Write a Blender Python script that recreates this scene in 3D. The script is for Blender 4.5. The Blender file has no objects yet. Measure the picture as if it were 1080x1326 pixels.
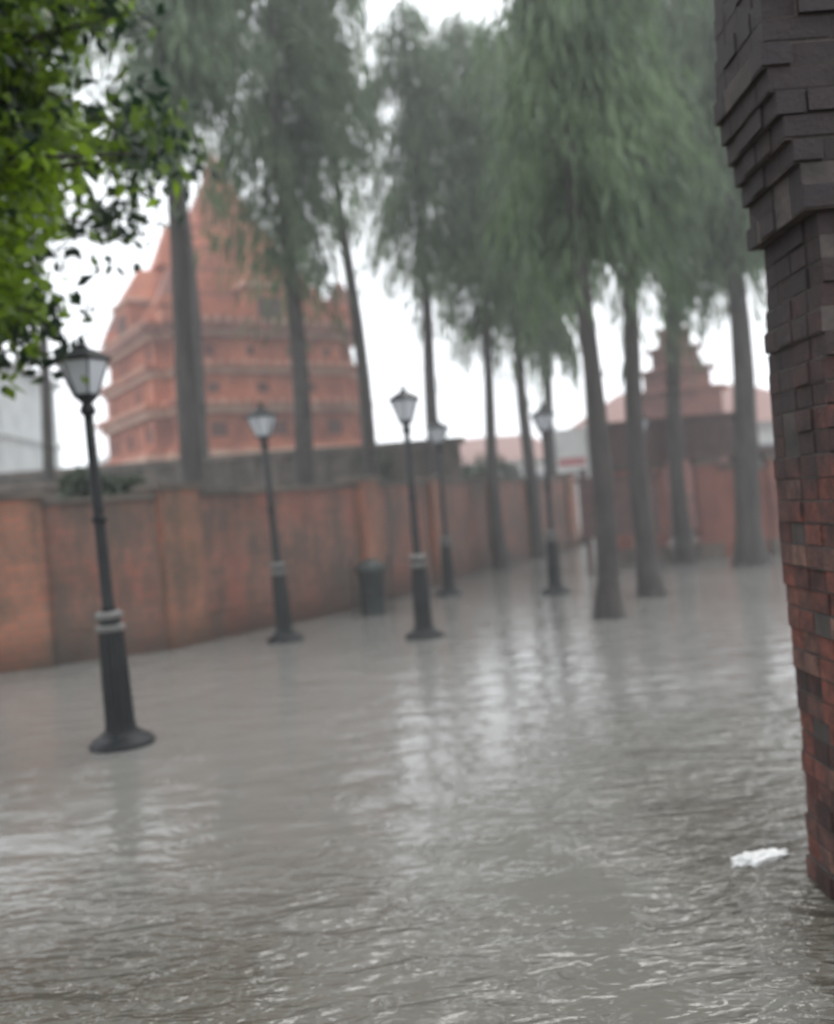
import bpy, bmesh, math, random
import numpy as np
from mathutils import Vector, Matrix
random.seed(7); rng=np.random.default_rng(7)
S=bpy.context.scene
C=S.collection
# ---------------------------------------------------------------- materials
def newmat(name):
    m=bpy.data.materials.new(name); m.use_nodes=True
    nt=m.node_tree; b=nt.nodes['Principled BSDF']
    return m,nt,b
def N(nt,t,**kw):
    n=nt.nodes.new(t)
    for k,v in kw.items():
        if k in n.inputs: n.inputs[k].default_value=v
        else: setattr(n,k,v)
    return n
def ramp(nt,src,stops):
    r=nt.nodes.new('ShaderNodeValToRGB')
    els=r.color_ramp.elements
    while len(els)<len(stops): els.new(0.5)
    for e,(p,c) in zip(els,stops):
        e.position=p; e.color=(c[0],c[1],c[2],1)
    nt.links.new(src,r.inputs[0]); return r
def simple(name,c1,c2,scale=4,rough=.7,bump=.3,dist=.01,metal=0,stretch=(1,1,1),detail=6,spec=.5):
    m,nt,b=newmat(name)
    tc=N(nt,'ShaderNodeTexCoord'); mp=N(nt,'ShaderNodeMapping'); mp.inputs['Scale'].default_value=stretch
    nt.links.new(tc.outputs['Object'],mp.inputs[0])
    n=N(nt,'ShaderNodeTexNoise',Scale=scale,Detail=detail); nt.links.new(mp.outputs[0],n.inputs['Vector'])
    r=ramp(nt,n.outputs['Fac'],[(.3,c1),(.7,c2)])
    nt.links.new(r.outputs[0],b.inputs['Base Color'])
    b.inputs['Roughness'].default_value=rough; b.inputs['Metallic'].default_value=metal; b.inputs['Specular IOR Level'].default_value=spec
    n2=N(nt,'ShaderNodeTexNoise',Scale=scale*5,Detail=4); nt.links.new(mp.outputs[0],n2.inputs['Vector'])
    bp=N(nt,'ShaderNodeBump',Strength=bump,Distance=dist); nt.links.new(n2.outputs['Fac'],bp.inputs['Height'])
    nt.links.new(bp.outputs[0],b.inputs['Normal'])
    return m
def brickmat(name,c1,c2,mortar,stain=(.05,.045,.032),mossy=.5):
    m,nt,b=newmat(name)
    uv=N(nt,'ShaderNodeUVMap')
    br=N(nt,'ShaderNodeTexBrick'); br.inputs['Color1'].default_value=(*c1,1); br.inputs['Color2'].default_value=(*c2,1)
    br.inputs['Mortar'].default_value=(*mortar,1); br.inputs['Scale'].default_value=1
    br.inputs['Brick Width'].default_value=.26; br.inputs['Row Height'].default_value=.095; br.inputs['Mortar Size'].default_value=.012
    br.inputs['Mortar Smooth'].default_value=.3
    nt.links.new(uv.outputs[0],br.inputs['Vector'])
    n=N(nt,'ShaderNodeTexNoise',Scale=1.5,Detail=8,Roughness=.7)
    mp=N(nt,'ShaderNodeMapping'); mp.inputs['Scale'].default_value=(1.9,.5,1)
    nt.links.new(uv.outputs[0],mp.inputs[0]); nt.links.new(mp.outputs[0],n.inputs['Vector'])
    r=ramp(nt,n.outputs['Fac'],[(.40,(0,0,0)),(.60,(1,1,1))])
    mul=N(nt,'ShaderNodeMath',operation='MULTIPLY'); mul.inputs[1].default_value=mossy
    nt.links.new(r.outputs[0],mul.inputs[0])
    n3=N(nt,'ShaderNodeTexNoise',Scale=.8,Detail=5,Roughness=.6); nt.links.new(uv.outputs[0],n3.inputs['Vector'])
    r3=ramp(nt,n3.outputs['Fac'],[(.36,(.55,.64,.62)),(.5,(1,1,1)),(.62,(1.0,.74,.66))])
    m0=N(nt,'ShaderNodeMixRGB',blend_type='MULTIPLY'); m0.inputs[0].default_value=1; nt.links.new(br.outputs['Color'],m0.inputs[1]); nt.links.new(r3.outputs[0],m0.inputs[2])
    mx=N(nt,'ShaderNodeMixRGB'); nt.links.new(mul.outputs[0],mx.inputs[0]); nt.links.new(m0.outputs[0],mx.inputs[1]); mx.inputs[2].default_value=(*stain,1)
    sp=N(nt,'ShaderNodeSeparateXYZ'); nt.links.new(uv.outputs[0],sp.inputs[0])
    ad=N(nt,'ShaderNodeMath',operation='MULTIPLY_ADD'); ad.inputs[1].default_value=1.1; nt.links.new(n.outputs['Fac'],ad.inputs[0]); nt.links.new(sp.outputs['Y'],ad.inputs[2])
    rr=ramp(nt,ad.outputs[0],[(.55,(.32,.34,.28)),(1.0,(1,1,1))])
    m2=N(nt,'ShaderNodeMixRGB',blend_type='MULTIPLY'); m2.inputs[0].default_value=1
    nt.links.new(mx.outputs[0],m2.inputs[1]); nt.links.new(rr.outputs[0],m2.inputs[2])
    nt.links.new(m2.outputs[0],b.inputs['Base Color']); b.inputs['Roughness'].default_value=.6
    bp=N(nt,'ShaderNodeBump',Strength=.6,Distance=.01,invert=True); nt.links.new(br.outputs['Fac'],bp.inputs['Height'])
    nt.links.new(bp.outputs[0],b.inputs['Normal'])
    return m
def leafmat(name,c1,c2,trans=.35,scale=1.2,lo=.42,hi=.9):
    m,nt,b=newmat(name)
    tc=N(nt,'ShaderNodeTexCoord'); n=N(nt,'ShaderNodeTexNoise',Scale=scale,Detail=3)
    nt.links.new(tc.outputs['Object'],n.inputs['Vector'])
    g=N(nt,'ShaderNodeNewGeometry')
    ad=N(nt,'ShaderNodeMath',operation='MULTIPLY_ADD'); ad.inputs[1].default_value=.25
    nt.links.new(g.outputs['Random Per Island'],ad.inputs[0]); nt.links.new(n.outputs['Fac'],ad.inputs[2])
    r=ramp(nt,ad.outputs[0],[(lo,c1),(hi,c2)])
    nt.links.new(r.outputs[0],b.inputs['Base Color']); b.inputs['Roughness'].default_value=.42
    tr=N(nt,'ShaderNodeBsdfTranslucent')
    hs=N(nt,'ShaderNodeHueSaturation',Value=1.5,Saturation=1.0); nt.links.new(r.outputs[0],hs.inputs['Color']); nt.links.new(hs.outputs[0],tr.inputs[0])
    mx=N(nt,'ShaderNodeMixShader'); mx.inputs[0].default_value=trans
    nt.links.new(b.outputs[0],mx.inputs[1]); nt.links.new(tr.outputs[0],mx.inputs[2])
    nt.links.new(mx.outputs[0],nt.nodes['Material Output'].inputs[0])
    return m
M_iron=simple('iron_paint',(.006,.007,.008),(.014,.016,.017),8,.5,.3,.004,spec=.3)
M_band=simple('worn_band',(.10,.10,.095),(.19,.18,.165),10,.5,.3,.004)
M_glass=simple('frosted_glass',(.45,.47,.5),(.58,.6,.63),3,.25,.05,.002)
M_bark=simple('bark',(.026,.022,.021),(.072,.062,.055),3,.8,.9,.03,stretch=(3,3,.6))
M_leaf=leafmat('ashoka_leaf',(.044,.078,.038),(.18,.25,.13),.48,.9)
M_leafD=leafmat('broad_leaf',(.008,.024,.010),(.22,.34,.02),.45,.75,.57,.78)
M_hedge=leafmat('hedge_leaf',(.03,.045,.025),(.07,.095,.05),.25)
M_wall=brickmat('wall_brick',(.31,.115,.078),(.22,.092,.066),(.16,.105,.08),mossy=.8)
M_wallO=brickmat('pilaster_brick',(.40,.145,.08),(.30,.12,.07),(.22,.14,.1),mossy=.65)
M_cope=simple('coping_stone',(.06,.052,.045),(.15,.12,.095),3,.8,.5,.01)
M_mortar=simple('mortar',(.035,.03,.028),(.075,.062,.055),9,.9,.6,.01)
M_temple=simple('temple_stone',(.27,.08,.048),(.60,.22,.125),1.0,.8,.7,.05,detail=10)
M_templeD=simple('temple_stone_dark',(.16,.06,.042),(.31,.12,.085),1.2,.8,.7,.05)
M_templeL=simple('temple_trim',(.45,.24,.17),(.65,.45,.35),2,.8,.5,.03)
M_nicheShade=simple('temple_niche_shade',(.07,.03,.025),(.14,.06,.05),2,.9,.3,.02)  # for flat panels on the wall face; niche shade is put into the colour
M_gate=simple('gate_brick',(.12,.046,.036),(.26,.10,.072),1.6,.8,.7,.03)
M_wood=simple('painted_wood',(.05,.022,.019),(.09,.045,.036),3,.55,.3,.006,stretch=(1,1,4))
M_white=simple('white_plaster',(.55,.55,.54),(.72,.72,.70),1.5,.8,.3,.01)
M_grey=simple('grey_concrete',(.34,.37,.37),(.5,.53,.52),1.2,.8,.4,.01)
M_win=simple('window_dark',(.08,.09,.10),(.14,.16,.17),2,.2,.05,.002)
M_tile=simple('roof_tile',(.22,.11,.09),(.32,.17,.14),2,.7,.8,.03,stretch=(1,6,1))
M_soil=simple('soil',(.07,.055,.04),(.13,.1,.07),1.5,.9,.6,.03)
M_bag=simple('plastic',(.5,.5,.48),(.7,.7,.68),12,.3,.6,.01)
M_pipe=simple('bin_paint',(.012,.016,.015),(.03,.036,.034),5,.5,.3,.004)
M_red=simple('red_cloth',(.4,.14,.15),(.5,.2,.2),4,.7,.2,.01)
def brick_island():
    m,nt,b=newmat('old_brick')
    g=N(nt,'ShaderNodeNewGeometry'); tc=N(nt,'ShaderNodeTexCoord')
    r=ramp(nt,g.outputs['Random Per Island'],[(0,(.08,.035,.03)),(.25,(.23,.07,.05)),(.6,(.33,.10,.068)),(.88,(.20,.09,.07)),(1,(.38,.2,.15))])
    n0=N(nt,'ShaderNodeTexNoise',Scale=11,Detail=8,Roughness=.8); nt.links.new(tc.outputs['Object'],n0.inputs['Vector'])
    r0=ramp(nt,n0.outputs['Fac'],[(.38,(.3,.3,.32)),(.53,(.85,.85,.85)),(.68,(1.35,1.2,1.15))])
    mm=N(nt,'ShaderNodeMixRGB',blend_type='MULTIPLY'); mm.inputs[0].default_value=1; nt.links.new(r.outputs[0],mm.inputs[1]); nt.links.new(r0.outputs[0],mm.inputs[2])
    mp=N(nt,'ShaderNodeMapping'); mp.inputs['Scale'].default_value=(1.6,1.6,.9); nt.links.new(tc.outputs['Object'],mp.inputs[0])
    n=N(nt,'ShaderNodeTexNoise',Scale=2.8,Detail=9,Roughness=.75); nt.links.new(mp.outputs[0],n.inputs['Vector'])
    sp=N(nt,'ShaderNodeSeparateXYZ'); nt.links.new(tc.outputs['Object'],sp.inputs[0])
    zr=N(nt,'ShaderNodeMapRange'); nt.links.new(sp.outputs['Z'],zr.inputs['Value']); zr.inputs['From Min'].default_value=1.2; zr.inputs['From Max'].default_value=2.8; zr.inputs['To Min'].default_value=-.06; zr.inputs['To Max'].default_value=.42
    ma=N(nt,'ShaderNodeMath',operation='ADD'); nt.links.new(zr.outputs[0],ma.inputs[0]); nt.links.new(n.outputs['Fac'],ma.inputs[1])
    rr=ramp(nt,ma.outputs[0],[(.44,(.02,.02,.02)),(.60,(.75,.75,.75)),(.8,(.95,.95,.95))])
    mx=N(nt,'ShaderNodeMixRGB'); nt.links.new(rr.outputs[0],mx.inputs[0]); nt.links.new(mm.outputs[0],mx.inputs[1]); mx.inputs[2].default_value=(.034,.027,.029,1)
    nt.links.new(mx.outputs[0],b.inputs['Base Color']); b.inputs['Roughness'].default_value=.6
    n2=N(nt,'ShaderNodeTexNoise',Scale=17,Detail=8,Roughness=.8); nt.links.new(tc.outputs['Object'],n2.inputs['Vector'])
    bp=N(nt,'ShaderNodeBump',Strength=1.0,Distance=.05); nt.links.new(n2.outputs['Fac'],bp.inputs['Height']); nt.links.new(bp.outputs[0],b.inputs['Normal'])
    return m
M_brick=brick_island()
# ---------------------------------------------------------------- helpers
def obj(name,me,mat=None,parent=None,loc=None):
    o=bpy.data.objects.new(name,me); C.objects.link(o)
    if mat and not me.materials: me.materials.append(mat)
    if parent: o.parent=parent
    if loc: o.location=loc
    return o
def empty(name,loc=(0,0,0),rot=(0,0,0)):
    e=bpy.data.objects.new(name,None); C.objects.link(e); e.location=loc; e.rotation_euler=rot; e.empty_display_size=.3; return e
def mesh(name,v,f,smooth=False):
    me=bpy.data.meshes.new(name); me.from_pydata([tuple(p) for p in v],[],f); me.update()
    if smooth: me.polygons.foreach_set('use_smooth',[True]*len(me.polygons))
    return me
class MB:
    def __init__(s): s.v=[]; s.f=[]; s.m=[]
    def box(s,x0,x1,y0,y1,z0,z1,mi=0,tx=0,ty=0,M=None):
        i=len(s.v)
        P=[(x0,y0,z0),(x1,y0,z0),(x1,y1,z0),(x0,y1,z0),(x0+tx,y0+ty,z1),(x1-tx,y0+ty,z1),(x1-tx,y1-ty,z1),(x0+tx,y1-ty,z1)]
        if M is not None: P=[tuple(M@Vector(p)) for p in P]
        s.v+=P
        for q in ((3,2,1,0),(4,5,6,7),(0,1,5,4),(1,2,6,5),(2,3,7,6),(3,0,4,7)):
            s.f.append(tuple(i+k for k in q)); s.m.append(mi)
    def lathe(s,prof,n=20,mi=0,flute=0,rot=0):
        i=len(s.v)
        for (r,z) in prof:
            for k in range(n):
                a=2*math.pi*k/n+rot
                rr=r*(1-flute*(k%2))
                s.v.append((rr*math.cos(a),rr*math.sin(a),z))
        L=len(prof)
        for j in range(L-1):
            for k in range(n):
                s.f.append((i+j*n+k,i+j*n+(k+1)%n,i+(j+1)*n+(k+1)%n,i+(j+1)*n+k)); s.m.append(mi)
        s.f.append(tuple(i+k for k in reversed(range(n)))); s.m.append(mi)
        s.f.append(tuple(i+(L-1)*n+k for k in range(n))); s.m.append(mi)
    def tube(s,pts,rad,n=8,mi=0):
        i=len(s.v); L=len(pts)
        for j,p in enumerate(pts):
            p=Vector(p)
            d=(Vector(pts[min(j+1,L-1)])-Vector(pts[max(j-1,0)])).normalized()
            a=d.orthogonal().normalized() if abs(d.z)<.9 else Vector((1,0,0))
            a=(a-d*a.dot(d)).normalized(); b=d.cross(a)
            for k in range(n):
                t=2*math.pi*k/n
                s.v.append(tuple(p+(a*math.cos(t)+b*math.sin(t))*rad[j]))
        for j in range(L-1):
            for k in range(n):
                s.f.append((i+j*n+k,i+j*n+(k+1)%n,i+(j+1)*n+(k+1)%n,i+(j+1)*n+k)); s.m.append(mi)
    def make(s,name,mats,smooth=False):
        me=mesh(name,s.v,s.f,smooth)
        for m in mats: me.materials.append(m)
        me.polygons.foreach_set('material_index',s.m)
        return me
def leaves(name,P,D,Ln,W,mat):
    n=len(P); R=rng.normal(size=(n,3)); side=np.cross(D,R); side/=np.linalg.norm(side,axis=1,keepdims=True)+1e-9
    nr=np.cross(side,D)
    mid=P+D*(Ln*.45)[:,None]+nr*(Ln*.06)[:,None]
    V=np.stack([P,mid+side*(W*.5)[:,None],P+D*Ln[:,None],mid-side*(W*.5)[:,None]],1).reshape(-1,3)
    me=bpy.data.meshes.new(name); me.vertices.add(4*n); me.vertices.foreach_set('co',V.astype(np.float32).ravel())
    me.loops.add(4*n); me.loops.foreach_set('vertex_index',np.arange(4*n,dtype=np.int32))
    me.polygons.add(n); me.polygons.foreach_set('loop_start',np.arange(0,4*n,4,dtype=np.int32))
    try: me.polygons.foreach_set('loop_total',np.full(n,4,dtype=np.int32))
    except Exception: pass
    me.update(); me.validate(); me.materials.append(mat)
    return me
# ---------------------------------------------------------------- ashoka trees
def ashoka(name,X,Y,bottom,top,R,rt,lean=0,dens=1.0):
    e=empty(name,(X,Y,0))
    mb=MB(); npt=14; pts=[];rad=[]
    ph=random.random()*6
    for j in range(npt):
        t=j/(npt-1); z=-.3+t*(top-.2+.3)
        pts.append((lean*z/6+.05*math.sin(ph+z*.9),.06*math.cos(ph*1.7+z*.8),z))
        r=rt*(1-.75*t)
        if z<.4: r*=1.0+.9*max(0,(.4-z))
        rad.append(r)
    mb.tube(pts,rad,10)
    def axis(z):
        return np.array([lean*z/6+.05*math.sin(ph+z*.9),.06*math.cos(ph*1.7+z*.8)])
    P=[];D=[]
    nb=int((top-bottom)*17*dens)
    for b in range(nb):
        u=(b+random.random())/nb
        h=bottom+.5+(top-bottom-.5)*u
        az=random.random()*2*math.pi
        prof=min(1,.5+2.2*u)*(1 if u<.85 else max(.3,1-(u-.85)*4))
        L=R*prof*random.uniform(.5,1.15)
        droop=random.uniform(.8,1.7)*(.8 if u>.1 else random.uniform(.4,1.3))
        ax=axis(h); bp=[]
        m=int(66*L/R+14)
        ts=np.linspace(.08,1,m)
        ox=L*np.power(ts,.75); oz=h+.18*np.sin(ts*3.1)-droop*ts**2
        px=ax[0]+ox*math.cos(az); py=ax[1]+ox*math.sin(az)
        pp=np.stack([px,py,oz],1)+rng.normal(size=(m,3))*np.array([.11,.11,.13])
        dd=np.stack([np.full(m,.22*math.cos(az)),np.full(m,.22*math.sin(az)),np.full(m,-1.0)],1)+rng.normal(size=(m,3))*.22
        P.append(pp);D.append(dd)
        if b%3==0:
            q=[tuple((ax[0]+L*t**.75*math.cos(az),ax[1]+L*t**.75*math.sin(az),h+.18*math.sin(t*3.1)-droop*t**2)) for t in (0,.3,.6,1)]
            mb.tube(q,[.024,.016,.010,.004],4)
    P=np.concatenate(P);D=np.concatenate(D);D/=np.linalg.norm(D,axis=1,keepdims=True)
    n=len(P); s=1 if Y<22 else 1.35
    obj('trunk',mb.make('trunk',[M_bark],True),parent=e)
    obj('foliage',leaves('foliage',P,D,rng.uniform(.25,.55,n)*s,rng.uniform(.028,.048,n)*s,M_leaf),parent=e)
    return e
T=[(-3.2,13.6,6.6,12.5,1.35,.20,0,1.15),(-1.8,15.5,5.2,13.5,1.45,.18,0,1.2),(-.68,17,7.6,13.5,1.05,.15,-.22,.9),
   (.5,19,5.8,11.8,1.4,.17,0,1.15),(1.75,20.1,4.8,12,1.45,.15,0,1.1),(2.85,23,5.3,13,1.5,.18,0,1),(3.9,26,5.2,15,1.3,.18,0,.9),
   (2.25,11.35,4.15,9.2,1.1,.15,0,1.2),(3.24,13.2,4.5,11,1.2,.16,0,1.15),(5.15,18,4.6,13,1.45,.17,0,1.05),
   (5.96,16.6,5.0,12,1.35,.25,0,1.1),(-6.3,16,6.6,12,1.0,.12,.1,.8),(7.6,21,6.0,14.5,1.6,.18,0,1),
   (5.6,29,8.2,18,1.9,.18,0,.6),(9.9,27,7.2,17,1.9,.18,0,.6),(-4.9,22,11.2,17,1.5,.16,0,.7)]
for t in T: ashoka('ashoka_tree',*t)
# ---------------------------------------------------------------- near broadleaf tree upper-left
def broad():
    e=empty('leafy_tree',(-3.7,5.6,0)); mb=MB()
    mb.tube([(0,0,-.3),(.05,0,1.5),(.1,0,3),(.0,.05,4.5),(.1,.1,6.5)],[.24,.19,.16,.12,.05],12)
    P=[];D=[]
    for k in range(104):
        h=random.uniform(2.75,6.4); az=random.uniform(-1.5,1.7) if k%4 else random.uniform(0,6.28)
        L=random.uniform(.9,2.6)*(1 if h>3.5 else .62)
        tip=(L*math.cos(az)+.1,L*math.sin(az),h+random.uniform(-.4,.5))
        mb.tube([(.08,.03,h-.3),(tip[0]*.5,tip[1]*.5,h+.1),tip],[.035,.02,.008],5)
        for c in range(4):
            f=random.uniform(.4,1.05); cen=np.array([tip[0]*f,tip[1]*f,h+.1*f+(tip[2]-h)*f])
            m=85
            P.append(cen+rng.normal(size=(m,3))*np.array([.18,.18,.14])); 
            D.append(rng.normal(size=(m,3))+np.array([0,0,-.7]))
    P=np.concatenate(P);D=np.concatenate(D);D/=np.linalg.norm(D,axis=1,keepdims=True)
    keep=P[:,0]<1.98+.55*(P[:,2]-3.1)+.2*np.sin(P[:,2]*4)
    P=P[keep];D=D[keep];n=len(P)
    obj('trunk',mb.make('trunk',[M_bark],True),parent=e)
    obj('foliage',leaves('foliage',P,D,rng.uniform(.08,.16,n),rng.uniform(.045,.085,n),M_leafD),parent=e)
broad()
# ---------------------------------------------------------------- street lamps
def lamp(X,Y,lean=0,H=1.0,rz=0,ly=0):
    e=empty('street_lamp',(X,Y,0),(ly,lean,rz)); e.scale=(H,H,H)
    mb=MB()
    mb.lathe([(.20,-.25),(.235,-.02),(.23,.03),(.19,.065),(.15,.08),(.125,.11)],24)
    obj('base',mb.make('base',[M_iron],False),parent=e)
    mb=MB()
    mb.lathe([(.115,.10),(.105,.16),(.1,.5),(.088,.84)],28,flute=.12)
    mb.lathe([(.095,.835),(.105,.85),(.105,.875),(.09,.885)],20,1)
    mb.lathe([(.08,.88),(.075,.93)],20)
    mb.lathe([(.085,.925),(.1,.94),(.1,.965),(.07,.985)],20,1)
    obj('pedestal',mb.make('pedestal',[M_iron,M_band]),parent=e)
    mb=MB()
    mb.lathe([(.06,.98),(.045,1.02),(.04,1.7),(.034,2.42)],14)
    mb.lathe([(.034,1.62),(.055,1.64),(.055,1.67),(.034,1.69)],14)
    mb.lathe([(.034,2.41),(.06,2.44),(.05,2.48),(.035,2.5),(.075,2.54),(.095,2.565)],14)
    obj('post',mb.make('post',[M_iron],True),parent=e)
    mb=MB()
    mb.lathe([(.085,2.56),(.18,2.80)],6)
    obj('glass',mb.make('glass',[M_glass]),parent=e)
    mb=MB()
    for k in range(6):
        a=math.pi/3*k
        c,s_=math.cos(a),math.sin(a)
        mb.tube([(.088*c,.088*s_,2.555),(.186*c,.186*s_,2.81)],[.007,.007],5)
    mb.lathe([(.20,2.80),(.215,2.815),(.18,2.84),(.09,2.89),(.05,2.905),(.045,2.93),(.018,2.94),(.028,2.97),(.004,3.01)],6)
    obj('cap',mb.make('cap',[M_iron]),parent=e)
lamp(-2.28,6.76,math.radians(-1.2))
lamp(-1.76,11.56,math.radians(-1.6),1.0,.3)
lamp(-.025,10.95,math.radians(-.6),1.0,.5)
lamp(.435,15.6,math.radians(.3),1.0,.1)
lamp(2.08,14.6,math.radians(.4),1.0,.7)
lamp(4.35,17.6,0,1.0,.2)
# ---------------------------------------------------------------- boundary wall
def wallseg(name,pts,h,th=.25,pil=3.0,mat=M_wall,pilmat=M_wallO,pw=.24):
    e=empty(name)
    me=bpy.data.meshes.new('brickwork'); bm=bmesh.new(); uvl=bm.loops.layers.uv.new('UVMap')
    def bx(A,B,t0,t1,z0,z1,u0,mi):
        d=(B-A); L=d.length; d.normalize(); nrm=Vector((-d.y,d.x))
        c=[A-nrm*t0,B-nrm*t0,B+nrm*t1,A+nrm*t1]
        lo=[bm.verts.new((p.x,p.y,z0)) for p in c]; hi=[bm.verts.new((p.x,p.y,z1)) for p in c]
        w=t0+t1
        us=[u0,u0+L,u0+L+w,u0+2*L+w,u0+2*L+2*w]
        for i in range(4):
            j=(i+1)%4
            f=bm.faces.new((lo[i],lo[j],hi[j],hi[i])); f.material_index=mi
            for l,(u,v) in zip(f.loops,((us[i],z0),(us[i+1],z0),(us[i+1],z1),(us[i],z1))): l[uvl].uv=(u,v)
        f=bm.faces.new(hi); f.material_index=mi
        for l,(u,v) in zip(f.loops,((0,0),(L,0),(L,w),(0,w))): l[uvl].uv=(u,v)
    u=0
    for i in range(len(pts)-1):
        A=Vector(pts[i]);B=Vector(pts[i+1]);L=(B-A).length;d=(B-A).normalized()
        bx(A,B,0,th,-.3,h,u,0)
        bx(A-d*.03,B+d*.03,.05,th+.05,h+.002,h+.075,u,2)
        bx(A,B,.035,0,-.3,.35,u+.1,0)
        n=max(1,round(L/pil))
        for k in range(n+1 if i==len(pts)-2 else n):
            c=A+d*(L*k/n)
            if k==0 : c=A+d*.25
            bx(c-d*pw,c+d*pw,.09,th+.09,-.3,h+.10,u+k*.37,1)
            bx(c-d*(pw+.06),c+d*(pw+.06),.15,th+.15,h+.102,h+.18,u,2)
        u+=L
    bm.to_mesh(me); bm.free()
    for m in (mat,pilmat,M_cope): me.materials.append(m)
    obj('brickwork',me,parent=e)
    return e
wallseg('brick_boundary_wall',[(-12,9.0),(-4.95,10.76),(-3.2,11.6),(-.9,14.7),(1.6,20.9),(4.2,25.5)],1.9,pil=3.9,pw=.3)
wallseg('brick_low_wall',[(6.9,21.6),(13,20.4)],1.75,pil=2.2,pilmat=M_wall)
def hedge(name,pts,off,z0,z1,w,n,mat=M_hedge):
    P=[]
    segs=[(Vector(a),Vector(b)) for a,b in zip(pts[:-1],pts[1:])]
    tot=sum((b-a).length for a,b in segs)
    for a,b in segs:
        m=int(n*(b-a).length/tot); d=(b-a).normalized(); nr=Vector((-d.y,d.x))
        t=rng.random(m)*(b-a).length; s=rng.uniform(-w/2,w/2,m)+off
        top=z1+.18*np.sin(t*2.1)+.12*np.sin(t*5.3+1)
        z=z0+(top-z0)*np.sqrt(rng.random(m))
        P.append(np.stack([a.x+d.x*t+nr.x*s,a.y+d.y*t+nr.y*s,z],1))
    P=np.concatenate(P);n=len(P);D=rng.normal(size=(n,3));D/=np.linalg.norm(D,axis=1,keepdims=True)
    return obj(name,leaves(name,P,D,rng.uniform(.08,.18,n),rng.uniform(.04,.08,n),mat))
hedge('hedge',[(.6,18.4),(1.6,20.9),(4.2,25.5)],1.6,.4,2.5,.8,9000)
hedge('shrub',[(-4.2,11.3),(-3.4,11.7)],.5,1.2,2.12,.5,2500)
mb=MB(); mb.box(-16,1.0,19.4,19.7,-.1,2.75); mb.box(-16.1,1.1,19.3,19.8,2.752,2.88)
for k in range(34): mb.box(-16+k*.5,-15.8+k*.5,19.33,19.45,2.0,2.75,0)
mb.box(-16,-4.8,15.4,15.7,-.1,2.3); mb.box(-16.1,-4.7,15.3,15.8,2.302,2.42)
obj('terrace_wall',mb.make('terrace_wall',[M_cope]))
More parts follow.
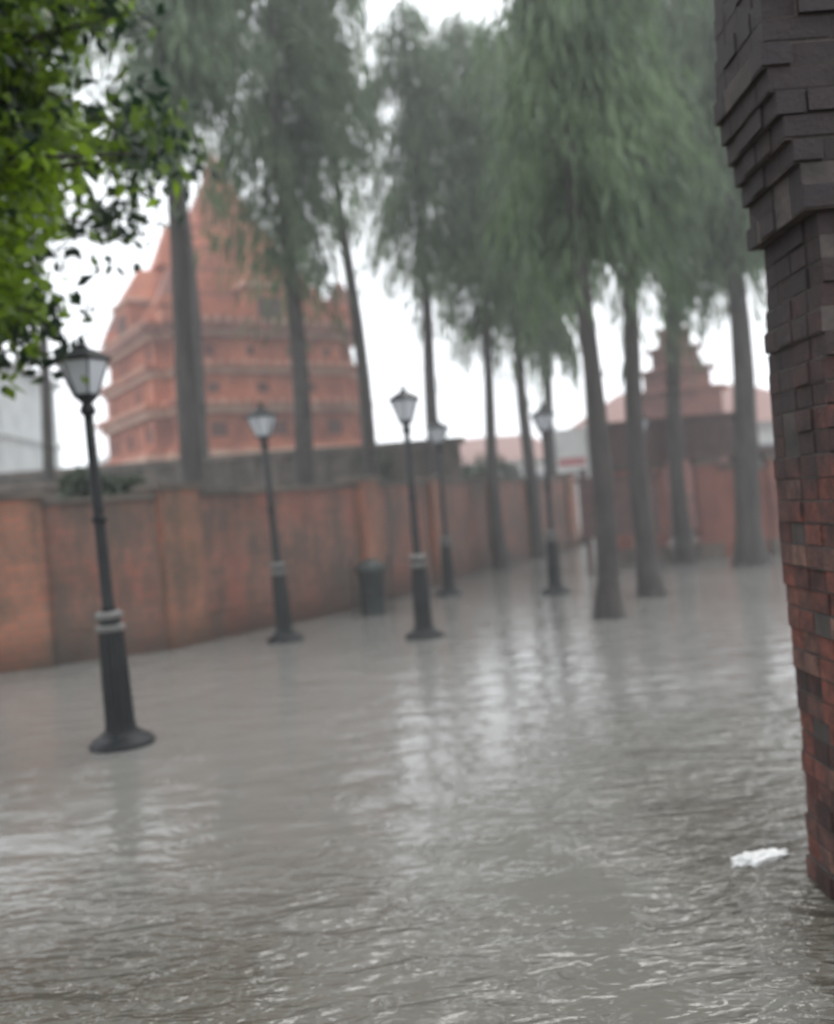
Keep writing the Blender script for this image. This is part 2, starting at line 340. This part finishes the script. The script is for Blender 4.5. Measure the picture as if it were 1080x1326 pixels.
# ---------------------------------------------------------------- temple
def sq(mb,a,z0,z1,mi=0,b=None):
    b=a if b is None else b
    i=len(mb.v)
    def plan(r,z):
        s=[.72*r,.86*r,r]; pts=[]
        base=[(s[2],s[0]),(s[1],s[0]),(s[1],s[1]),(s[0],s[1]),(s[0],s[2])]
        for k in range(4):
            c,sn=[(1,0),(0,1),(-1,0),(0,-1)][k]
            for (x,y) in base: pts.append((x*c-y*sn,x*sn+y*c,z))
        return pts
    A=plan(a,z0);B=plan(b,z1);m=len(A)
    mb.v+=A+B
    for k in range(m):
        mb.f.append((i+k,i+(k+1)%m,i+m+(k+1)%m,i+m+k)); mb.m.append(mi)
    mb.f.append(tuple(i+m+k for k in range(m))); mb.m.append(mi)
    mb.f.append(tuple(i+k for k in reversed(range(m)))); mb.m.append(mi)
def temple():
    e=empty('temple',(-5.75,30.5,0),(0,0,math.radians(33)))
    mb=MB()
    lv=[(3.85,-.2,2.2,1),(3.95,2.2,2.45,0),(3.6,2.45,3.3,1),(3.85,3.3,3.5,2),(3.7,3.5,3.7,0),(3.4,3.7,4.6,0),(3.62,4.6,4.8,2),(3.75,4.8,5.0,0),(3.35,5.0,5.75,0),
        (3.5,5.75,5.92,2),(3.62,5.92,6.1,0),(3.2,6.1,6.85,0),(3.45,6.85,7.0,2),(3.6,7.0,7.25,1)]
    for a,z0,z1,mi in lv: sq(mb,a,z0,z1,mi)
    for f in range(4):
        R=Matrix.Rotation(f*math.pi/2,4,'Z')
        for (r,z0,z1,w,st) in ((3.6,2.5,3.28,.3,.9),(3.4,3.72,4.58,.26,.8),(3.35,5.02,5.73,.24,.7),(3.2,6.12,6.83,.24,.6)):
            n=int(.70*r*2/st)
            for k in range(n+1):
                x=-.69*r+k*(1.38*r/n)
                mb.box(x-w/2,x+w/2,-r-.07,-r+.05,z0,z1,0,M=R)
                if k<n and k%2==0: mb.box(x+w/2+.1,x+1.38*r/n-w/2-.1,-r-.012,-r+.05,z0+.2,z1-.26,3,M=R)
        for z,r in ((4.6,3.75),(5.75,3.62),(7.0,3.6)):
            for k in range(15):
                x=-.68*r+k*(1.36*r/14); mb.box(x-.05,x+.05,-r-.05,-r+.03,z+.2,z+.34,2,M=R)
    nl=26
    f=lambda t:.30+3.15*(1-t)**1.22
    for k in range(nl):
        t=k/nl; z0=7.25+5.6*t; z1=7.25+5.6*(k+1)/nl
        r=f(t); r2=f((k+1)/nl)
        sq(mb,r,z0,z0+.09,0 if k%4 else 1,r)
        sq(mb,r*.96,z0+.09,z1,0,r2*.99)
    for f_ in range(4):
        R=Matrix.Rotation(f_*math.pi/2,4,'Z')
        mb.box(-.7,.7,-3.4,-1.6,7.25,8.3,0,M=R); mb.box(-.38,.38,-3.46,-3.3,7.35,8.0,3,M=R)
        mb.box(-.85,.85,-3.5,-1.5,8.3,8.42,2,M=R); mb.box(-.75,.75,-3.4,-1.3,8.42,9.5,0,tx=.7,ty=.6,M=R)
        mb.box(-.45,.45,-2.3,-.8,9.6,11.0,0,tx=.38,ty=.5,M=R)
    mb.lathe([(.42,12.8),(.45,12.95),(.25,13.05),(.3,13.15),(.12,13.3),(.03,13.7)],16,0)
    obj('tower',mb.make('tower',[M_temple,M_templeD,M_templeL,M_nicheShade]),parent=e)
    mb=MB()
    for sx in (-1,1):
        for sy in (-1,1):
            M=Matrix.Translation((sx*2.75,sy*2.75,0))
            for z0,z1,r in ((7.25,7.7,.42),(7.7,7.8,.5),(7.8,8.0,.4)):
                mb.box(-r,r,-r,r,z0,z1,0,M=M)
            mb.box(-.4,.4,-.4,.4,8.0,8.8,1,tx=.34,ty=.34,M=M)
    obj('turrets',mb.make('turrets',[M_temple,M_templeD]),parent=e)
temple()
def gtower():
    e=empty('brick_gate_tower',(8.7,30,0),(0,0,math.radians(20))); mb=MB()
    for a,z0,z1,mi in ((1.5,-.2,1.2,0),(1.65,1.2,1.4,1),(1.3,1.4,3.2,0),(1.5,3.2,3.4,1),(1.35,3.4,3.6,0),(1.1,3.6,4.4,0),(1.25,4.4,4.55,1),(.85,4.55,5.1,0),(1.0,5.1,5.22,1),(.6,5.22,5.8,0),(.75,5.8,5.9,1),(.4,5.9,6.4,0),(.5,6.4,6.5,1)):
        sq(mb,a,z0,z1,mi)
    mb.lathe([(.25,6.5),(.3,6.65),(.12,6.9),(.03,7.3)],10)
    obj('tower',mb.make('tower',[M_gate,M_templeD]),parent=e)
gtower()
# ---------------------------------------------------------------- gateway
def gate():
    e=empty('gateway',(5.55,18.9,0),(0,0,math.radians(-6)))
    mb=MB()
    for x,w in ((-1.35,.16),(-.62,.14),(.35,.2),(1.15,.2),(1.75,.2)):
        mb.box(x-w,x+w,-w,w,-.3,2.02,0); mb.box(x-w-.05,x+w+.05,-w-.05,w+.05,-.3,.3,1); mb.box(x-w-.04,x+w+.04,-w-.04,w+.04,1.9,2.02,1)
    obj('columns',mb.make('columns',[M_gate,M_cope]),parent=e)
    mb=MB(); mb.box(-1.7,2.1,-.3,.3,2.022,2.16); mb.box(-1.55,1.2,-.24,.24,2.162,2.82); mb.box(-1.65,1.3,-.32,.32,2.822,2.9)
    for k in range(9): mb.box(-1.45+k*.31,-1.25+k*.31,-.27,-.235,2.25,2.72)
    obj('lintel',mb.make('lintel',[M_wood]),parent=e)
    mb=MB(); mb.box(.55,.95,-.1,.0,.0,1.7);mb.box(1.35,1.55,-.1,.0,.0,1.7)
    obj('infill',mb.make('infill',[M_templeD]),parent=e)
gate()
def board():
    e=empty('notice_board',(3.75,17.2,0),(0,0,math.radians(-8)))
    mb=MB(); 
    for x in (-.6,.6): mb.box(x-.05,x+.05,-.05,.05,-.3,1.95)
    mb.box(-.72,.72,-.09,-.052,.75,1.72); mb.box(-.78,.78,-.12,.06,1.722,1.8); mb.box(-.76,.76,-.11,-.045,.68,.748)
    obj('panel',mb.make('panel',[M_wood]),parent=e)
board()
e=empty('festival_banner',(4.7,27.5,0)); mb=MB()
for x in (-.45,.45): mb.tube([(x,0,-.1),(x,0,3.5)],[.04,.04])
mb.box(-.4,.4,-.02,.02,2.2,3.4,0); mb.box(-.4,.4,-.03,-.022,2.3,2.55,1)
obj('cloth',mb.make('cloth',[M_white,M_red]),parent=e)
e=empty('litter_bin',(-.75,13.7,0)); mb=MB()
mb.lathe([(.17,-.1),(.19,.05),(.21,.62),(.235,.64),(.235,.69),(.2,.74),(.1,.80),(.03,.82)],18)
mb.tube([(-.28,0,-.1),(-.28,0,.85)],[.02,.02]); mb.tube([(.28,0,-.1),(.28,0,.85)],[.02,.02])
obj('bin_body',mb.make('bin_body',[M_pipe],True),parent=e)
# ---------------------------------------------------------------- far buildings
def house(name,X,Y,w,d,h,roof,rot,wm,rm,wins=6,storeys=1):
    e=empty(name,(X,Y,0),(0,0,rot)); mb=MB(); mb.box(-w/2,w/2,-d/2,d/2,-.2,h,0)
    sh=h/storeys
    for s in range(storeys):
        for k in range(wins):
            x=-w/2+w*(k+.5)/wins; mb.box(x-w/wins*.28,x+w/wins*.28,-d/2-.03,-d/2+.1,s*sh+sh*.3,s*sh+sh*.78,1)
        mb.box(-w/2-.15,w/2+.15,-d/2-.3,d/2+.15,(s+1)*sh-.12,(s+1)*sh+.05+.003*s,0)
    obj('walls',mb.make('walls',[wm,M_win]),parent=e)
    mb=MB(); 
    if roof>0:
        mb.box(-w/2-.5,w/2+.5,-d/2-.5,d/2+.5,h+.06,h+roof,0,tx=w*.3,ty=d*.46)
    obj('roof',mb.make('roof',[rm]),parent=e)
house('tiled_roof_house',11.6,40,10.5,7,3.6,1.9,math.radians(-4),M_white,M_tile)
house('white_house',4.2,54,9,6,3.4,1.6,0,M_white,M_tile,7)
house('concrete_building',-20.4,40,8,8,8.4,.5,.1,M_grey,M_white,5,3)
house('white_house',-12.9,50,7,6,4.6,1.2,.1,M_white,M_grey,5,2)
# ---------------------------------------------------------------- brick arch pier (right foreground)
def pier():
    e=empty('brick_arch_pier'); mb=MB(); core=MB()
    ch=.083; 
    def xl(z):
        if z<2.52: return 1.435+.015*math.sin(z*3)
        if z<3.02: return 1.42-.13*((z-2.52)/.5)
        return 1.29+.03*min(1,(z-3.02)/.3)
    y0,y1,x1=3.18,3.68,2.5
    k=0; z=-.25
    while z<4.3:
        L=xl(z+.04)+random.uniform(-.006,.006)
        pj=0
        if 2.42<z<2.56: pj=.025
        if 2.0<z<2.08: pj=.012
        L-=pj; ya0=y0-pj
        for (ya,yb) in ((ya0,ya0+.11),(y1-.11+pj,y1+pj)):
            x=L; first=True
            while x<x1:
                bl=(.115 if (k%2 and first) else .235)*random.uniform(.93,1.07)
                j=lambda s:random.uniform(-s,s)
                o=random.uniform(-.012,.008)
                mb.box(x+.003,x+bl-.004,ya+(o if ya==ya0 else 0),yb+(o if ya!=ya0 else 0),z+.003+j(.003),z+ch-.003+j(.003)); x+=bl; first=False
        y=ya0+.112
        while y<y1-.115:
            yb=min(y+.137,y1-.113); o=random.uniform(-.009,.006)
            mb.box(L+.002+o,L+.11,y+.004,yb-.004,z+.004,z+ch-.004); y=yb
        core.box(L+.006,x1,ya0+.006,y1-.006,z-.001,z+ch+.001)
        z+=ch;k+=1
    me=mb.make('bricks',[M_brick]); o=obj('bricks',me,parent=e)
    bv=o.modifiers.new('b','BEVEL'); bv.width=.012; bv.segments=3
    obj('mortar_core',core.make('mortar_core',[M_mortar]),parent=e)
pier()
bm=bmesh.new(); bmesh.ops.create_icosphere(bm,subdivisions=4,radius=1)
for v in bm.verts:
    c=v.co; n=.12*math.sin(c.x*9+c.y*4)+.1*math.sin(c.y*13-c.x*5)+.06*math.sin(c.x*23+c.z*11)
    v.co=Vector((c.x*.13*(1+n)+.03*abs(c.x),c.y*.05*(1+n),c.z*.022*(1+2*n)))
me=bpy.data.meshes.new('plastic_bag'); bm.to_mesh(me); bm.free(); me.polygons.foreach_set('use_smooth',[True]*len(me.polygons))
o=obj('plastic_bag',me,M_bag,loc=(1.28,3.84,.006)); o.rotation_euler=(0,0,.3)
# ---------------------------------------------------------------- water & ground
m,nt,b=newmat('flood_water')
g=N(nt,'ShaderNodeNewGeometry'); pos=g.outputs['Position']
def mapped(st):
    mp=N(nt,'ShaderNodeMapping'); mp.inputs['Scale'].default_value=st; nt.links.new(pos,mp.inputs[0]); return mp.outputs[0]
def noise(scale,st=(1,1,1),detail=3,rough=.5,dist=0):
    n=N(nt,'ShaderNodeTexNoise',Scale=scale,Detail=detail,Roughness=rough,Distortion=dist); nt.links.new(mapped(st),n.inputs['Vector']); return n.outputs['Fac']
def math2(op,a,b_=None,c=None,clamp=False):
    n=N(nt,'ShaderNodeMath',operation=op); n.use_clamp=clamp
    for i,x in enumerate((a,b_,c)):
        if x is None: continue
        if isinstance(x,(int,float)): n.inputs[i].default_value=x
        else: nt.links.new(x,n.inputs[i])
    return n.outputs[0]
def mrange(src,a,b_,c=0,d=1):
    n=N(nt,'ShaderNodeMapRange'); nt.links.new(src,n.inputs['Value'])
    for k,v in zip(('From Min','From Max','To Min','To Max'),(a,b_,c,d)): n.inputs[k].default_value=v
    return n.outputs[0]
def rings(scale,off):
    mp=N(nt,'ShaderNodeMapping'); mp.inputs['Location'].default_value=off; nt.links.new(pos,mp.inputs[0])
    v=N(nt,'ShaderNodeTexVoronoi',Scale=scale); v.voronoi_dimensions='2D'; nt.links.new(mp.outputs[0],v.inputs['Vector'])
    d=v.outputs['Distance']
    return math2('MULTIPLY',math2('SINE',math2('MULTIPLY',d,48.0)),math2('SUBTRACT',1.0,math2('MULTIPLY',d,3.2),clamp=True))
sp=N(nt,'ShaderNodeSeparateXYZ'); nt.links.new(pos,sp.inputs[0])
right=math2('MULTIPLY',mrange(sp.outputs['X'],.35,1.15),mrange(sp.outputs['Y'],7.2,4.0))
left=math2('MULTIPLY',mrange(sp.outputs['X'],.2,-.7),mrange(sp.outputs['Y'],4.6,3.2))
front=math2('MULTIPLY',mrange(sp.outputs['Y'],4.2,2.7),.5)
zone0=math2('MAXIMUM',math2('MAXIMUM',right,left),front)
patch=ramp(nt,noise(1.3,(1,.8,1),3),[(.38,(.3,.3,.3)),(.58,(1,1,1))]).outputs[0]
zone=math2('MULTIPLY',zone0,patch)
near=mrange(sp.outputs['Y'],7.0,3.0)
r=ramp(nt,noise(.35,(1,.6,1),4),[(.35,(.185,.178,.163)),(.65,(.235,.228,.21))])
dk=N(nt,'ShaderNodeMixRGB'); nt.links.new(math2('MAXIMUM',math2('MULTIPLY',near,.6),math2('MULTIPLY',zone0,.85)),dk.inputs[0]); nt.links.new(r.outputs[0],dk.inputs[1]); dk.inputs[2].default_value=(.075,.068,.052,1)  # base colour darker near camera; at right this paints in the pier's reflection
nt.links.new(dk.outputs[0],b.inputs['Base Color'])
nt.links.new(math2('MULTIPLY_ADD',zone0,-.09,.13),b.inputs['Roughness']); b.inputs['IOR'].default_value=1.40
fine=math2('MULTIPLY',noise(5.0,(.6,1.45,1),2,.5,.9),math2('MULTIPLY_ADD',zone,2.6,.10))
vf=math2('MULTIPLY',noise(15,(.7,1.4,1),2,.5,.4),math2('MULTIPLY_ADD',zone,.75,.012))
mid=math2('MULTIPLY',noise(2.4,(.8,1.5,1),3,.45,.4),.42)
rg=math2('MULTIPLY',math2('ADD',rings(1.9,(0,0,0)),rings(3.1,(3.3,1.7,0))),.030)
h=math2('ADD',math2('ADD',math2('ADD',math2('MULTIPLY',fine,.8),mid),vf),rg)
bp=N(nt,'ShaderNodeBump',Strength=1.0,Distance=.045); nt.links.new(h,bp.inputs['Height']); nt.links.new(bp.outputs[0],b.inputs['Normal'])
me=mesh('water',[(-40,-30,0),(40,-30,0),(40,27,0),(-40,27,0)],[(0,1,2,3)]); obj('flood_water',me,m)
me=mesh('ground',[(-600,-600,-.3),(600,-600,-.3),(600,600,-.3),(-600,600,-.3)],[(0,1,2,3)]); obj('ground',me,M_soil)
gp=[(-40,2),(-12,9.15),(-5.0,10.9),(-3.3,11.75),(-1.0,14.85),(1.5,21.05),(4.1,25.6),(5,28),(40,28),(60,120),(-60,120)]
me=mesh('garden_ground',[(x,y,.12) for x,y in gp],[tuple(range(len(gp)))]); obj('garden_ground',me,M_soil)
mv=bpy.data.materials.new('rain_mist'); mv.use_nodes=True; nv=mv.node_tree; nv.nodes.clear()
vo=nv.nodes.new('ShaderNodeVolumeScatter'); vo.inputs['Density'].default_value=.0078; vo.inputs['Color'].default_value=(.98,.99,1,1); vo.inputs['Anisotropy'].default_value=.2
on=nv.nodes.new('ShaderNodeOutputMaterial'); nv.links.new(vo.outputs[0],on.inputs['Volume'])
mb=MB(); mb.box(-45,45,4.5,62,-.28,20); obj('rain_mist',mb.make('rain_mist',[mv]))
# ---------------------------------------------------------------- world, sun, camera
w=bpy.data.worlds.new('World'); S.world=w; w.use_nodes=True; nt=w.node_tree
bg=nt.nodes['Background']; sky=nt.nodes.new('ShaderNodeTexSky'); sky.sky_type='NISHITA'; sky.sun_disc=False
sky.sun_elevation=math.radians(55); sky.sun_rotation=math.radians(20); sky.dust_density=4; sky.air_density=1.5
hs=N(nt,'ShaderNodeHueSaturation',Saturation=.25,Value=1.0); nt.links.new(sky.outputs[0],hs.inputs['Color'])
mx=N(nt,'ShaderNodeMixRGB'); mx.inputs[0].default_value=.8; nt.links.new(hs.outputs[0],mx.inputs[1]); mx.inputs[2].default_value=(15.2,15.8,16.6,1)
nt.links.new(mx.outputs[0],bg.inputs[0]); bg.inputs[1].default_value=.15
sd=bpy.data.lights.new('sun','SUN'); sd.energy=1.0; sd.angle=math.radians(25); sd.color=(1,.97,.93)
so=bpy.data.objects.new('sun',sd); C.objects.link(so)
el,az=math.radians(55),math.radians(20)
dirv=Vector((math.sin(az)*math.cos(el),math.cos(az)*math.cos(el),math.sin(el)))
so.rotation_euler=dirv.to_track_quat('Z','Y').to_euler()
S.view_settings.view_transform='Standard'; S.view_settings.look='None'; S.view_settings.exposure=0
cd=bpy.data.cameras.new('camera'); co=bpy.data.objects.new('camera',cd); C.objects.link(co); S.camera=co
cd.sensor_fit='HORIZONTAL'; cd.sensor_width=24; cd.lens=26.67; cd.clip_end=2000; cd.clip_start=.05
r_=math.radians(4.5); p=math.radians(.62)
F=Vector((0,math.cos(p),-math.sin(p))); U0=Vector((0,math.sin(p),math.cos(p))); R0=Vector((1,0,0))
R=R0*math.cos(r_)-U0*math.sin(r_); U=R0*math.sin(r_)+U0*math.cos(r_)
mt=Matrix((R,U,-F)).transposed().to_4x4(); mt.translation=Vector((0,0,1.6)); co.matrix_world=mt
cd.dof.use_dof=True; cd.dof.focus_distance=2.2; cd.dof.aperture_fstop=1.15
